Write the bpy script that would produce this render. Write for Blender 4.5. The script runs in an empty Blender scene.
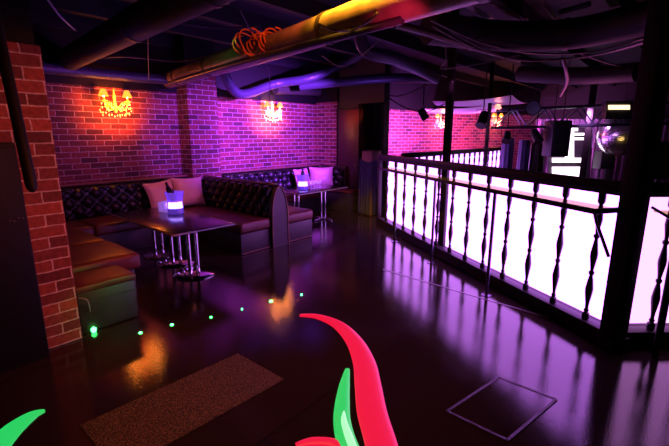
import bpy, bmesh, math, random
from mathutils import Vector, Matrix, noise
random.seed(7)
SC = bpy.context.scene
COL = SC.collection
PI = math.pi

# ------------------------------------------------------------------ camera frame
H = 1.6
F = 405.0
TH = math.radians(12.3)
CT, ST = math.cos(TH), math.sin(TH)
AL = math.radians(40.0)
UX, UY = math.cos(AL), math.sin(AL)          # camera forward in room axes
RX, RY = math.sin(AL), -math.cos(AL)         # camera right in room axes

def ray(x, y):
    a = (x - 334.5) / F; d = (223 - y) / F
    f = CT + d * ST; z = d * CT - ST
    return Vector((f * UX + a * RX, f * UY + a * RY, z)), f

def at_z(x, y, z=0.0):
    r, f = ray(x, y); t = (z - H) / r.z
    return Vector((r.x * t, r.y * t, z))

def at_y(x, y, Y):
    r, f = ray(x, y); t = Y / r.y
    return Vector((r.x * t, Y, H + r.z * t))

def at_x(x, y, X):
    r, f = ray(x, y); t = X / r.x
    return Vector((X, r.y * t, H + r.z * t))

def at_d(x, y, depth):
    r, f = ray(x, y); t = depth / f
    return Vector((r.x * t, r.y * t, H + r.z * t))

# ------------------------------------------------------------------ materials
def principled(name):
    m = bpy.data.materials.new(name); m.use_nodes = True
    nt = m.node_tree
    return m, nt, nt.nodes['Principled BSDF']

def setp(b, **k):
    names = dict(col='Base Color', rough='Roughness', metal='Metallic', spec='Specular IOR Level',
                 emit='Emission Color', es='Emission Strength', trans='Transmission Weight', ior='IOR',
                 alpha='Alpha', sheen='Sheen Weight', coat='Coat Weight', coatr='Coat Roughness')
    for q, v in k.items():
        if q in ('col', 'emit'): v = (v[0], v[1], v[2], 1)
        b.inputs[names[q]].default_value = v

def mat(name, col, rough=0.5, metal=0.0, bump=0.0, bscale=60.0, var=0.0, vscale=6.0, **k):
    m, nt, b = principled(name)
    setp(b, col=col, rough=rough, metal=metal, **k)
    tc = nt.nodes.new('ShaderNodeTexCoord')
    if bump:
        n = nt.nodes.new('ShaderNodeTexNoise'); n.inputs['Scale'].default_value = bscale
        n.inputs['Detail'].default_value = 4
        nt.links.new(tc.outputs['Object'], n.inputs['Vector'])
        bp = nt.nodes.new('ShaderNodeBump'); bp.inputs['Strength'].default_value = bump
        bp.inputs['Distance'].default_value = 0.01
        nt.links.new(n.outputs['Fac'], bp.inputs['Height'])
        nt.links.new(bp.outputs['Normal'], b.inputs['Normal'])
    if var:
        n = nt.nodes.new('ShaderNodeTexNoise'); n.inputs['Scale'].default_value = vscale
        n.inputs['Detail'].default_value = 5
        nt.links.new(tc.outputs['Object'], n.inputs['Vector'])
        r = nt.nodes.new('ShaderNodeValToRGB')
        r.color_ramp.elements[0].position = 0.3; r.color_ramp.elements[1].position = 0.7
        r.color_ramp.elements[0].color = (*[c * (1 - var) for c in col], 1)
        r.color_ramp.elements[1].color = (*[min(1, c * (1 + var)) for c in col], 1)
        nt.links.new(n.outputs['Fac'], r.inputs['Fac'])
        nt.links.new(r.outputs['Color'], b.inputs['Base Color'])
    return m

def glow(name, col, s):
    return mat(name, (0.02, 0.02, 0.02), 0.4, emit=col, es=s)

def brick(name, c1, c2, mortar, w=0.23, h=0.08, off=(0, 0)):
    m, nt, b = principled(name)
    N = nt.nodes.new; L = nt.links.new
    tc = N('ShaderNodeTexCoord'); sx = N('ShaderNodeSeparateXYZ')
    L(tc.outputs['Object'], sx.inputs[0])
    ad = N('ShaderNodeMath'); ad.operation = 'ADD'
    L(sx.outputs['X'], ad.inputs[0]); L(sx.outputs['Y'], ad.inputs[1])
    cb = N('ShaderNodeCombineXYZ')
    L(ad.outputs[0], cb.inputs['X']); L(sx.outputs['Z'], cb.inputs['Y'])
    nz = N('ShaderNodeTexNoise'); nz.inputs['Scale'].default_value = 14; nz.inputs['Detail'].default_value = 3
    L(tc.outputs['Object'], nz.inputs['Vector'])
    sub = N('ShaderNodeVectorMath'); sub.operation = 'SUBTRACT'
    L(nz.outputs['Color'], sub.inputs[0]); sub.inputs[1].default_value = (0.5, 0.5, 0.5)
    scl = N('ShaderNodeVectorMath'); scl.operation = 'SCALE'; scl.inputs['Scale'].default_value = 0.012
    L(sub.outputs[0], scl.inputs[0])
    vv = N('ShaderNodeVectorMath'); vv.operation = 'ADD'
    L(cb.outputs[0], vv.inputs[0]); L(scl.outputs[0], vv.inputs[1])
    v2 = N('ShaderNodeVectorMath'); v2.operation = 'ADD'; v2.inputs[1].default_value = (off[0] + 20, off[1] + 2, 0)
    L(vv.outputs[0], v2.inputs[0])
    br = N('ShaderNodeTexBrick')
    br.inputs['Scale'].default_value = 1.0
    br.inputs['Brick Width'].default_value = w; br.inputs['Row Height'].default_value = h
    br.inputs['Mortar Size'].default_value = 0.0055; br.inputs['Mortar Smooth'].default_value = 0.25
    br.inputs['Bias'].default_value = 0.0
    br.inputs['Color1'].default_value = (*c1, 1); br.inputs['Color2'].default_value = (*c2, 1)
    br.inputs['Mortar'].default_value = (*mortar, 1)
    L(v2.outputs[0], br.inputs['Vector'])
    n2 = N('ShaderNodeTexNoise'); n2.inputs['Scale'].default_value = 30; n2.inputs['Detail'].default_value = 6
    L(tc.outputs['Object'], n2.inputs['Vector'])
    mp = N('ShaderNodeMapRange'); mp.inputs['From Min'].default_value = .25; mp.inputs['From Max'].default_value = .75
    mp.inputs['To Min'].default_value = 0.6; mp.inputs['To Max'].default_value = 1.25
    L(n2.outputs['Fac'], mp.inputs['Value'])
    mx = N('ShaderNodeMix'); mx.data_type = 'RGBA'; mx.blend_type = 'MULTIPLY'; mx.inputs['Factor'].default_value = 1
    L(br.outputs['Color'], mx.inputs[6]); L(mp.outputs[0], mx.inputs[7])
    L(mx.outputs[2], b.inputs['Base Color'])
    inv = N('ShaderNodeMath'); inv.operation = 'SUBTRACT'; inv.inputs[0].default_value = 1
    L(br.outputs['Fac'], inv.inputs[1])
    md = N('ShaderNodeMath'); md.operation = 'MULTIPLY_ADD'; md.inputs[1].default_value = 0.25
    L(n2.outputs['Fac'], md.inputs[0]); L(inv.outputs[0], md.inputs[2])
    bp = N('ShaderNodeBump'); bp.inputs['Strength'].default_value = 0.5; bp.inputs['Distance'].default_value = 0.01
    L(md.outputs[0], bp.inputs['Height']); L(bp.outputs['Normal'], b.inputs['Normal'])
    setp(b, rough=0.75, spec=0.3)
    return m

def floor_material():
    m, nt, b = principled('dark_polished_floor')
    N = nt.nodes.new; L = nt.links.new
    tc = N('ShaderNodeTexCoord')
    br = N('ShaderNodeTexBrick'); br.inputs['Scale'].default_value = 1
    br.offset = 0.37
    br.inputs['Brick Width'].default_value = 2.4; br.inputs['Row Height'].default_value = 1.2
    br.inputs['Mortar Size'].default_value = 0.004; br.inputs['Mortar Smooth'].default_value = 0.1
    br.inputs['Color1'].default_value = (.030, .017, .014, 1); br.inputs['Color2'].default_value = (.022, .014, .012, 1)
    br.inputs['Mortar'].default_value = (.006, .004, .004, 1)
    ofs = N('ShaderNodeMapping'); ofs.inputs['Location'].default_value = (20.4, 20.1, 0)
    L(tc.outputs['Object'], ofs.inputs['Vector']); L(ofs.outputs[0], br.inputs['Vector'])
    n = N('ShaderNodeTexNoise'); n.inputs['Scale'].default_value = 1.7; n.inputs['Detail'].default_value = 8
    n.inputs['Roughness'].default_value = .65
    L(tc.outputs['Object'], n.inputs['Vector'])
    mr = N('ShaderNodeMapRange'); mr.inputs['From Min'].default_value = .3; mr.inputs['From Max'].default_value = .7
    mr.inputs['To Min'].default_value = .04; mr.inputs['To Max'].default_value = .13
    L(n.outputs['Fac'], mr.inputs['Value']); L(mr.outputs[0], b.inputs['Roughness'])
    L(br.outputs['Color'], b.inputs['Base Color'])
    n2 = N('ShaderNodeTexNoise'); n2.inputs['Scale'].default_value = 85; n2.inputs['Detail'].default_value = 5
    L(tc.outputs['Object'], n2.inputs['Vector'])
    md = N('ShaderNodeMath'); md.operation = 'MULTIPLY_ADD'; md.inputs[1].default_value = -1.5
    L(br.outputs['Fac'], md.inputs[0]); L(n2.outputs['Fac'], md.inputs[2])
    bp = N('ShaderNodeBump'); bp.inputs['Strength'].default_value = .06; bp.inputs['Distance'].default_value = .01
    L(md.outputs[0], bp.inputs['Height']); L(bp.outputs['Normal'], b.inputs['Normal'])
    setp(b, spec=0.42)
    return m

def speckle_material():
    m, nt, b = principled('speckled_mat')
    N = nt.nodes.new; L = nt.links.new
    tc = N('ShaderNodeTexCoord')
    n = N('ShaderNodeTexNoise'); n.inputs['Scale'].default_value = 120; n.inputs['Detail'].default_value = 2
    L(tc.outputs['Object'], n.inputs['Vector'])
    r = N('ShaderNodeValToRGB')
    r.color_ramp.elements[0].position = .46; r.color_ramp.elements[0].color = (.022, .013, .006, 1)
    r.color_ramp.elements[1].position = .68; r.color_ramp.elements[1].color = (.26, .16, .06, 1)
    L(n.outputs['Fac'], r.inputs['Fac']); L(r.outputs['Color'], b.inputs['Base Color'])
    bp = N('ShaderNodeBump'); bp.inputs['Strength'].default_value = .3; bp.inputs['Distance'].default_value = .01
    L(n.outputs['Fac'], bp.inputs['Height']); L(bp.outputs['Normal'], b.inputs['Normal'])
    setp(b, rough=.55, spec=.4)
    return m

M = {}
M['brick'] = brick('red_brick_wall', (.24, .045, .05), (.07, .016, .024), (.40, .27, .31))
M['brick_pillar'] = brick('red_brick_pillar', (.40, .085, .04), (.13, .028, .02), (.62, .46, .34), h=.085, off=(.05, .03))
M['floor'] = floor_material()
M['speckle'] = speckle_material()
M['black_paint'] = mat('black_paint', (.004, .003, .003), .6, bump=.1, spec=.25)
M['ceiling'] = mat('black_ceiling', (.004, .003, .005), .8, bump=.5, bscale=8)
M['dark_wall'] = mat('dark_plum_wall', (.014, .007, .012), .6, bump=.1)
M['leather'] = mat('black_tufted_leather', (.006, .004, .005), .40, bump=.15, bscale=90, spec=.45)
M['seat_leather'] = mat('dark_red_leather_seat', (.080, .015, .014), .42, bump=.18, bscale=60, var=.3, vscale=5)
M['base'] = mat('worn_dark_bench_base', (.022, .017, .020), .5, bump=.2, var=.3)
M['piping'] = mat('brown_leather_piping', (.16, .075, .05), .35)
M['button'] = mat('glass_button', (.75, .72, .85), .12, metal=.8)
M['chrome'] = mat('chrome', (.82, .80, .84), .08, metal=1)
M['table'] = mat('dark_table_laminate', (.012, .008, .014), .22, bump=.03, bscale=120)
M['pillow'] = mat('pale_satin_pillow', (.45, .24, .27), .45, bump=.2, bscale=18, sheen=.4)
M['rail'] = mat('dark_stained_rail', (.010, .004, .006), .45, bump=.12, bscale=40, spec=.3)
M['baluster'] = mat('black_turned_baluster', (.010, .005, .008), .3)
M['post'] = mat('dark_timber_post', (.008, .004, .004), .6, bump=.3, bscale=20, spec=.2)
M['led'] = glow('white_pink_led_panel', (.62, .19, 1.0), 5.6)
M['led_far'] = glow('far_led_panel', (1.0, .55, .95), 1.6)
M['gold'] = mat('gold_leaf', (.95, .60, .18), .3, metal=.15)
M['shade'] = glow('lit_candle_shade', (1.0, .27, .025), 2.4)
M['bulb'] = glow('warm_bulb', (1.0, .48, .10), 260)
M['crystal'] = mat('cut_crystal_drop', (.95, .85, .60), .08, spec=1.0)
M['pipe'] = mat('painted_steel_pipe', (.22, .14, .13), .38, bump=.15, bscale=25, var=.25)
M['duct'] = mat('foil_duct', (.07, .06, .12), .42, metal=.3, bump=.5, bscale=18)
M['insul'] = mat('grey_lagged_pipe', (.035, .032, .028), .7, bump=.5, bscale=14)
M['flange'] = mat('dark_pipe_clamp', (.035, .02, .02), .5)
M['cable'] = mat('dark_cable', (.05, .035, .045), .5)
M['cable_pale'] = mat('pale_cable', (.35, .28, .28), .5)
M['cord'] = mat('orange_cord', (.62, .12, .03), .45)
M['steel'] = mat('brushed_steel_chord', (.20, .18, .25), .3, metal=.8)
M['speaker'] = mat('black_speaker', (.014, .011, .016), .55, bump=.2, bscale=90)
M['grille'] = mat('dark_grille', (.02, .014, .02), .65, bump=.6, bscale=220)
M['curtain'] = mat('black_velvet', (.014, .010, .016), .8, sheen=.3)
M['drape'] = mat('midnight_cloth', (.055, .050, .12), .75, bump=.2, bscale=40)
M['panelpink'] = mat('dusty_pink_panel', (.20, .09, .12), .5)
M['door'] = mat('dark_brown_door', (.040, .014, .010), .4, bump=.1)
M['canopy'] = mat('white_canopy_sheet', (.75, .70, .80), .35, bump=.1)
M['pale_edge'] = mat('pale_table_edge', (.34, .27, .36), .4, metal=.2)
M['mirror'] = mat('mirror_tile', (.9, .88, .92), .22, metal=1)
M['bucket'] = None
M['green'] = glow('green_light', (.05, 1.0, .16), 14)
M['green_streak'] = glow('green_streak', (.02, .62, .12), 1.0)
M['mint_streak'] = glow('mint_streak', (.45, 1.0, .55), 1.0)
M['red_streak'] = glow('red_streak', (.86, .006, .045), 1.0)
M['red_dot'] = glow('red_light', (1.0, .05, .15), 10)
M['amber'] = glow('amber_display', (1.0, .70, .40), 2.2)
M['white_glow'] = glow('white_window_light', (1.0, .80, 1.0), 3.0)
M['violet_glow'] = glow('violet_screen', (.55, .25, .95), .8)
M['violet_glow_base'] = mat('violet_tinted_base', (.10, .04, .45), .2, emit=(.16, .05, .7), es=.5)
M['bottle'] = mat('dark_green_bottle', (.015, .03, .02), .12, spec=.8)
M['foil'] = mat('bottle_foil', (.05, .03, .06), .3, metal=.5)

def clear_mat(name, tint, es=0.0, emit=(1, 1, 1), mixf=.75):
    m = bpy.data.materials.new(name); m.use_nodes = True
    nt = m.node_tree; b = nt.nodes['Principled BSDF']; out = nt.nodes['Material Output']
    setp(b, col=tint, rough=.12, emit=emit, es=es)
    tr = nt.nodes.new('ShaderNodeBsdfTransparent'); tr.inputs['Color'].default_value = (*tint, 1)
    mx = nt.nodes.new('ShaderNodeMixShader'); mx.inputs['Fac'].default_value = mixf
    nt.links.new(b.outputs[0], mx.inputs[1]); nt.links.new(tr.outputs[0], mx.inputs[2])
    nt.links.new(mx.outputs[0], out.inputs['Surface'])
    return m
M['acrylic'] = clear_mat('violet_acrylic', (.62, .42, 1.0), .75, (.34, .12, 1.0), .72)
M['acrylic_core'] = glow('bucket_light', (.62, .50, 1.0), 7.0)
M['glass'] = clear_mat('drinking_glass', (.90, .80, 1.0), .25, (.6, .3, 1.0), .62)  # slight emission put into the glass so it looks brighter
M['shelf_glass'] = clear_mat('tinted_shelf_glass', (.62, .70, .38), 0, (1, 1, 1), .92)

# ------------------------------------------------------------------ mesh helpers
def new(): return bmesh.new()

def add_box(bm, x0, x1, y0, y1, z0, z1, bev=0.0, mtx=None, seg=2):
    vs = [bm.verts.new((x, y, z)) for z in (z0, z1) for y in (y0, y1) for x in (x0, x1)]
    idx = [(0, 2, 3, 1), (4, 5, 7, 6), (0, 1, 5, 4), (2, 6, 7, 3), (0, 4, 6, 2), (1, 3, 7, 5)]
    fs = [bm.faces.new([vs[i] for i in f]) for f in idx]
    if bev:
        es = list({e for f in fs for e in f.edges})
        r = bmesh.ops.bevel(bm, geom=es + vs, offset=bev, segments=seg, affect='EDGES', profile=.5)
        vs = list({v for f in r['faces'] for v in f.verts} | {v for v in vs if v.is_valid})
    if mtx is not None:
        for v in vs: v.co = mtx @ v.co
    return vs

def frames(pts):
    pts = [Vector(p) for p in pts]; out = []; up = Vector((0, 0, 1)); prev = None
    for i, p in enumerate(pts):
        a = pts[max(0, i - 1)]; c = pts[min(len(pts) - 1, i + 1)]
        t = (c - a).normalized()
        n = prev if prev is not None else (Vector((1, 0, 0)) if abs(t.z) > .9 else up)
        n = (n - t * n.dot(t))
        if n.length < 1e-5: n = t.orthogonal()
        n.normalize(); prev = n
        out.append((p, n, t.cross(n)))
    return out

def add_tube(bm, pts, r, seg=12, cap=True, flat=1.0):
    fr = frames(pts); n = len(fr); rings = []
    rr = r if isinstance(r, (list, tuple)) else [r] * n
    for (p, a, b), q in zip(fr, rr):
        rings.append([bm.verts.new(p + a * (q * flat * math.cos(2 * PI * k / seg)) + b * (q * math.sin(2 * PI * k / seg))) for k in range(seg)])
    for i in range(n - 1):
        for k in range(seg):
            bm.faces.new([rings[i][k], rings[i][(k + 1) % seg], rings[i + 1][(k + 1) % seg], rings[i + 1][k]])
    if cap:
        bm.faces.new(rings[0][::-1]); bm.faces.new(rings[-1])

def add_lathe(bm, prof, c=(0, 0, 0), seg=20, sx=1, sy=1):
    c = Vector(c); rings = []
    for r, z in prof:
        rings.append([bm.verts.new(c + Vector((r * sx * math.cos(2 * PI * k / seg), r * sy * math.sin(2 * PI * k / seg), z))) for k in range(seg)])
    for i in range(len(rings) - 1):
        for k in range(seg):
            bm.faces.new([rings[i][k], rings[i][(k + 1) % seg], rings[i + 1][(k + 1) % seg], rings[i + 1][k]])
    bm.faces.new(rings[0][::-1]); bm.faces.new(rings[-1])

def add_prism(bm, poly, vec):
    vec = Vector(vec)
    a = [bm.verts.new(Vector(p)) for p in poly]; b = [bm.verts.new(Vector(p) + vec) for p in poly]
    n = len(a)
    bm.faces.new(a[::-1]); bm.faces.new(b)
    for i in range(n): bm.faces.new([a[i], a[(i + 1) % n], b[(i + 1) % n], b[i]])

def add_sphere(bm, c, r, u=12, v=8):
    bmesh.ops.create_uvsphere(bm, u_segments=u, v_segments=v, radius=r, matrix=Matrix.Translation(Vector(c)))

def spline(pts, n=10):
    P = [Vector(p) for p in pts]; out = []
    for i in range(len(P) - 1):
        p0 = P[max(0, i - 1)]; p1 = P[i]; p2 = P[i + 1]; p3 = P[min(len(P) - 1, i + 2)]
        for k in range(n):
            t = k / n
            out.append(.5 * ((2 * p1) + (p2 - p0) * t + (2 * p0 - 5 * p1 + 4 * p2 - p3) * t * t + (3 * p1 - p0 - 3 * p2 + p3) * t ** 3))
    out.append(P[-1]); return out

def wloc(o):
    v = Vector((0, 0, 0))
    while o is not None:
        v = v + o.location; o = o.parent
    return v

def obj(name, bm, m, parent=None, local=False, smooth=True, origin=None):
    bmesh.ops.recalc_face_normals(bm, faces=bm.faces)
    off = Vector((0, 0, 0))
    if parent is not None and not local: off = wloc(parent)
    me = bpy.data.meshes.new(name)
    loc = Vector((0, 0, 0))
    if parent is None and origin is not None: off = Vector(origin); loc = Vector(origin)
    if off.length:
        for v in bm.verts: v.co -= off
    bm.to_mesh(me); bm.free()
    me.materials.append(m)
    if smooth:
        for p in me.polygons: p.use_smooth = True
        me.set_sharp_from_angle(angle=math.radians(38))
    o = bpy.data.objects.new(name, me); COL.objects.link(o)
    o.location = loc
    if parent is not None: o.parent = parent
    return o

def thing(name, label, cat, loc=(0, 0, 0), rz=0.0, group=None):
    o = bpy.data.objects.new(name, None); COL.objects.link(o)
    o.empty_display_size = .1
    o.location = loc; o.rotation_euler = (0, 0, rz)
    o['label'] = label; o['category'] = cat
    if group: o['group'] = group
    return o

def tag(o, label, cat, group=None):
    o['label'] = label; o['category'] = cat
    if group: o['group'] = group
    return o

def struct(name, bm, m, smooth=False):
    o = obj(name, bm, m, smooth=smooth); o['kind'] = 'structure'; return o

def copy_tree(o, parent=None):
    c = o.copy(); COL.objects.link(c)
    if parent is not None: c.parent = parent
    for ch in [x for x in o.children]: copy_tree(ch, c)
    return c

def boxo(name, m, parent, *a, bev=0.0):
    bm = new(); add_box(bm, *a, bev=bev); return obj(name, bm, m, parent)

# ------------------------------------------------------------------ the setting
WY = 6.5          # back wall
WX = 7.05         # end wall of the booths
bm = new(); add_box(bm, -4, 15, -7, 9, -.1, 0); struct('floor', bm, M['floor'])
bm = new(); add_box(bm, -4, 15, -7, 9, 3.15, 3.25); struct('ceiling', bm, M['ceiling'])
bm = new(); add_box(bm, -4, WX, WY, WY + .2, 0, 2.27); struct('wall_back', bm, M['brick'])
bm = new(); add_box(bm, -4, WX, WY - .04, WY + .2, 2.27, 3.15); struct('trim_4', bm, M['black_paint'])
bm = new(); add_box(bm, 3.675, 4.235, 6.17, WY, 0, 2.56, bev=.006); struct('trim_1', bm, M['brick'])
bm = new(); add_box(bm, 3.675, 4.235, 6.17, WY - .04, 2.56, 3.15); struct('trim_5', bm, M['black_paint'])
bm = new(); add_box(bm, WX, WX + .25, 5.84, WY, 0, 2.30); struct('wall_end', bm, M['brick'])
bm = new(); add_box(bm, WX + .05, WX + .25, 4.66, 5.84, 0, 3.15); struct('wall_recess', bm, M['dark_wall'])
bm = new(); add_box(bm, WX, WX + .25, 5.84, WY, 2.30, 3.15); struct('trim_2', bm, M['black_paint'])
# left brick pillar at the left
bm = new(); add_box(bm, -.6, .985, 3.47, 3.85, 0, 2.20, bev=.008)
struct('wall_stub', bm, M['brick_pillar'])
bm = new(); add_box(bm, -.6, .96, 3.49, 3.83, 2.20, 3.15); struct('trim_3', bm, M['black_paint'])
bm = new(); add_box(bm, -4.0, -.6, 3.47, 3.67, 0, 3.15); struct('wall_left', bm, M['dark_wall'])
# far brick wall across the dance floor
fw0 = at_d(380, 140, 10.4); fw1 = at_d(535, 140, 13.6)
def strip_wall(name, a, b, th, z0, z1, m):
    a = Vector((a[0], a[1], 0)); b = Vector((b[0], b[1], 0)); d = (b - a); n = Vector((-d.y, d.x, 0)).normalized()
    L = d.length; ang = math.atan2(d.y, d.x)
    bm = new(); add_box(bm, 0, L, 0, th, z0, z1)
    o = struct(name, bm, m); o.location = a; o.rotation_euler = (0, 0, ang); return o
strip_wall('wall_far', fw0, fw1, .2, 0, 2.22, M['brick'])
strip_wall('trim_6', fw0, fw1, .2, 2.22, 3.15, M['black_paint'])
strip_wall('wall_stage', (fw1.x, fw1.y), (14.6, -6.9), .2, 0, 3.15, M['black_paint'])

# dark door and curtain beside the end wall
d = thing('panel_door', 'dark brown flush door beside the end of the brick wall', 'door', (WX, 5.5, 0))
boxo('door_leaf', M['door'], d, WX - .005, WX + .05, 5.24, 5.82, .02, 2.12, bev=.005)
boxo('door_frame', M['black_paint'], d, WX - .02, WX + .05, 5.82, 5.84, 0, 2.16)
boxo('door_frame', M['black_paint'], d, WX - .02, WX + .05, 5.215, 5.24, 0, 2.16)
boxo('door_frame', M['black_paint'], d, WX - .02, WX + .05, 5.24, 5.82, 2.12, 2.16)
bm = new(); add_sphere(bm, (WX - .03, 5.30, .95), .025); obj('door_knob', bm, M['chrome'], d)

bm = new()
n = 90; rows = []
for k in range(n + 1):
    y = 4.62 + (5.2 - 4.62) * k / n
    x = WX - .06 + .035 * math.sin(k * 2 * PI / 9) + .008 * math.sin(k * 1.3)
    rows.append([bm.verts.new((x + .01 * math.sin(k + j), y, z)) for j, z in enumerate((1.30, 1.5, 1.75, 2.05, 2.22))])
for k in range(n):
    for j in range(4): bm.faces.new([rows[k][j], rows[k + 1][j], rows[k + 1][j + 1], rows[k][j + 1]])
bmesh.ops.solidify(bm, geom=bm.faces[:], thickness=.008)
tag(obj('curtain', bm, M['curtain'], origin=(WX - .06, 4.8, 1.3)), 'black pleated curtain hanging right of the brown door', 'curtain')

c = thing('draped_cabinet', 'tall cabinet with pink top strip under a dark blue cloth near railing end', 'cabinet', (6.8, 4.72, 0))
boxo('carcass', M['panelpink'], c, 6.62, 6.95, 4.60, 4.84, 0, 1.28, bev=.01)
bm = new(); rows = []
for k in range(61):
    s = k / 60
    y = 4.575 + (4.865 - 4.575) * s
    col = []
    for j in range(9):
        z = .03 + (1.10 - .03) * j / 8
        amp = .018 * (1.2 - j / 8)
        col.append(bm.verts.new((6.585 - amp * (1 + math.sin(s * 26 + .5 * math.sin(j))), y, z - (.03 * math.sin(s * 5) if j == 8 else 0))))
    rows.append(col)
for k in range(60):
    for j in range(8): bm.faces.new([rows[k][j], rows[k + 1][j], rows[k + 1][j + 1], rows[k][j + 1]])
bmesh.ops.solidify(bm, geom=bm.faces[:], thickness=.006)
cl = obj('cloth', bm, M['drape'], c)
bm = new(); rows = []
for k in range(41):
    s = k / 40; x = 6.58 + .38 * s; col = []
    for j in range(9):
        z = .03 + 1.07 * j / 8
        col.append(bm.verts.new((x, 4.575 - .016 * (1.2 - j / 8) * (1 + math.sin(s * 20 + j * .2)), z)))
    rows.append(col)
for k in range(40):
    for j in range(8): bm.faces.new([rows[k][j], rows[k + 1][j], rows[k + 1][j + 1], rows[k][j + 1]])
bmesh.ops.solidify(bm, geom=bm.faces[:], thickness=.006)
obj('cloth_side', bm, M['drape'], c)

# ------------------------------------------------------------------ black cabinet and bar at far left
c = thing('tall_cabinet', 'tall black cabinet in front of the left brick pillar at left edge', 'cabinet', (.2, 3.4, 0))
boxo('carcass', M['black_paint'], c, -.55, .73, 3.35, 3.455, .0, 1.55, bev=.01)
boxo('door', M['black_paint'], c, -.54, .08, 3.33, 3.35, .06, 1.52, bev=.006)
dd = boxo('door', M['black_paint'], c, .09, .72, 3.33, 3.35, .06, 1.52, bev=.006)
bm = new(); add_tube(bm, [(.14, 3.33, .8), (.14, 3.31, .82), (.14, 3.31, 1.0), (.14, 3.33, 1.02)], .008, 8); obj('handle', bm, M['black_paint'], dd)
for q in (0, 1, 2, 3):
    p = at_y(10 + q * 4.5, 221 - q * 1.6 + (q % 2) * 2, 3.328)
    bm = new(); add_sphere(bm, p, .004, 8, 6); obj('indicator_light', bm, M['panelpink'], dd)
pb = at_d(33, 192, 2.35); pt = at_d(-22, -60, 2.75)
pts = [pt, pt.lerp(pb, .5), pb]
bm = new(); add_tube(bm, [pb + (pt - pb) * t for t in (1, .75, .5, .25, .03, .012, 0)], [.032, .032, .032, .032, .032, .025, .010], 14)
tag(obj('hanging_bar', bm, M['black_paint'], origin=pb), 'black round bar hanging from the ceiling before the left brick pillar', 'bar')

# ------------------------------------------------------------------ benches
def tuft(bm, o, ux, uy, uz, W, Hh, depth, nx, nz, vis=None):
    """padded diamond-tufted panel: o corner, ux along width, uz up, uy outward; returns button points"""
    o, ux, uy, uz = map(Vector, (o, ux, uy, uz))
    dx = W / nx; dz = Hh / nz; btn = []
    for j in range(1, 2 * nz):
        for i in range(0, 2 * nx + 1):
            if (i + j) % 2 == 0 and j % 1 == 0:
                btn.append((i * dx / 2, j * dz / 2))
    NX = nx * 8; NZ = nz * 8; rows = []
    def hgt(a, b):
        # distance to diagonal creases
        p = (a / dx + b / dz); q = (a / dx - b / dz)
        cr = abs(math.sin(PI * p)) * abs(math.sin(PI * q))
        e = min(1, min(b, Hh - b) / .04 + .15) * min(1, min(a, W - a) / .03 + .3)
        return depth * (.35 + .65 * cr ** .45) * e
    for i in range(NX + 1):
        r = []
        for j in range(NZ + 1):
            a = W * i / NX; b = Hh * j / NZ
            r.append(bm.verts.new(o + ux * a + uz * b + uy * hgt(a, b)))
        rows.append(r)
    for i in range(NX):
        for j in range(NZ): bm.faces.new([rows[i][j], rows[i + 1][j], rows[i + 1][j + 1], rows[i][j + 1]])
    # skirt to the back
    rim = [rows[i][0] for i in range(NX + 1)] + [rows[NX][j] for j in range(1, NZ + 1)] + [rows[i][NZ] for i in range(NX - 1, -1, -1)] + [rows[0][j] for j in range(NZ - 1, 0, -1)]
    back = []
    for v in rim:
        rel = v.co - o
        back.append(bm.verts.new(v.co - uy * rel.dot(uy)))
    for k in range(len(rim)):
        bm.faces.new([rim[k], rim[(k + 1) % len(rim)], back[(k + 1) % len(rim)], back[k]])
    bm.faces.new(back)
    return [o + ux * a + uz * b + uy * (depth * .40) for a, b in btn if .02 < a < W - .02]

def buttons(par, pts, sel):
    first = None; base = wloc(par)
    for p in pts:
        if not sel(p): continue
        if first is None:
            bm = new(); add_sphere(bm, (0, 0, 0), .013, 8, 6); first = obj('button', bm, M['button'], par, local=True); o = first
        else:
            o = first.copy(); COL.objects.link(o)
        o.location = p - base

def cushion(bm, x0, x1, y0, y1, z0, z1, n=14, puff=.02, bev=.035):
    """soft slab with rounded edges and crowned top"""
    vs = add_box(bm, x0, x1, y0, y1, z0, z1, bev=bev, seg=3)
    bmesh.ops.subdivide_edges(bm, edges=[e for e in bm.edges if e.calc_length() > .25], cuts=6, use_grid_fill=True)
    for v in bm.verts:
        if v.co.z > (z0 + z1) / 2:
            a = (v.co.x - x0) / (x1 - x0); b = (v.co.y - y0) / (y1 - y0)
            v.co.z += puff * (max(0, 16 * a * (1 - a) * b * (1 - b))) ** .5 + .006 * noise.noise(v.co * 6)

SZ = .44; BZ = .90
# left bench of the near booth
b = thing('left_bench', 'dark leather bench behind the left brick pillar with reddish seat', 'bench', (1.3, 5.0, 0), group='booth benches')
boxo('base', M['base'], b, .98, 1.66, 3.98, 5.62, .0, .30, bev=.01)
bm = new(); cushion(bm, .98, 1.72, 3.95, 4.72, .30, SZ + .02); obj('seat_cushion', bm, M['seat_leather'], b)
bm = new(); cushion(bm, .98, 1.72, 4.73, 5.62, .30, SZ + .02); obj('seat_cushion', bm, M['seat_leather'], b)
bm = new(); bp = tuft(bm, (1.0, 6.2, SZ), (0, -1, 0), (1, 0, 0), (0, 0, 1), 2.2, BZ - SZ, .12, 9, 2); bk = obj('backrest', bm, M['leather'], b)
buttons(bk, bp, lambda p: p.y > 4.9)
boxo('back_board', M['base'], b, .90, 1.0, 3.98, 6.2, 0, BZ + .02, bev=.01)
bm = new(); add_tube(bm, [(1.66, 4.03, 0), (1.66, 4.03, .28)], .015, 8); obj('leg', bm, M['chrome'], b)

# stool in front of it
s = thing('box_stool', 'low box stool with red leather top beside the left brick pillar', 'stool', (1.2, 3.68, 0))
boxo('body', M['base'], s, 1.0, 1.46, 3.52, 3.90, .01, .355, bev=.012)
bm = new(); cushion(bm, .99, 1.47, 3.51, 3.91, .355, .41, puff=.012, bev=.015); obj('seat_cushion', bm, M['seat_leather'], s)
boxo('seam', M['base'], s, 1.0, 1.463, 3.517, 3.52, .262, .268)

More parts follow.
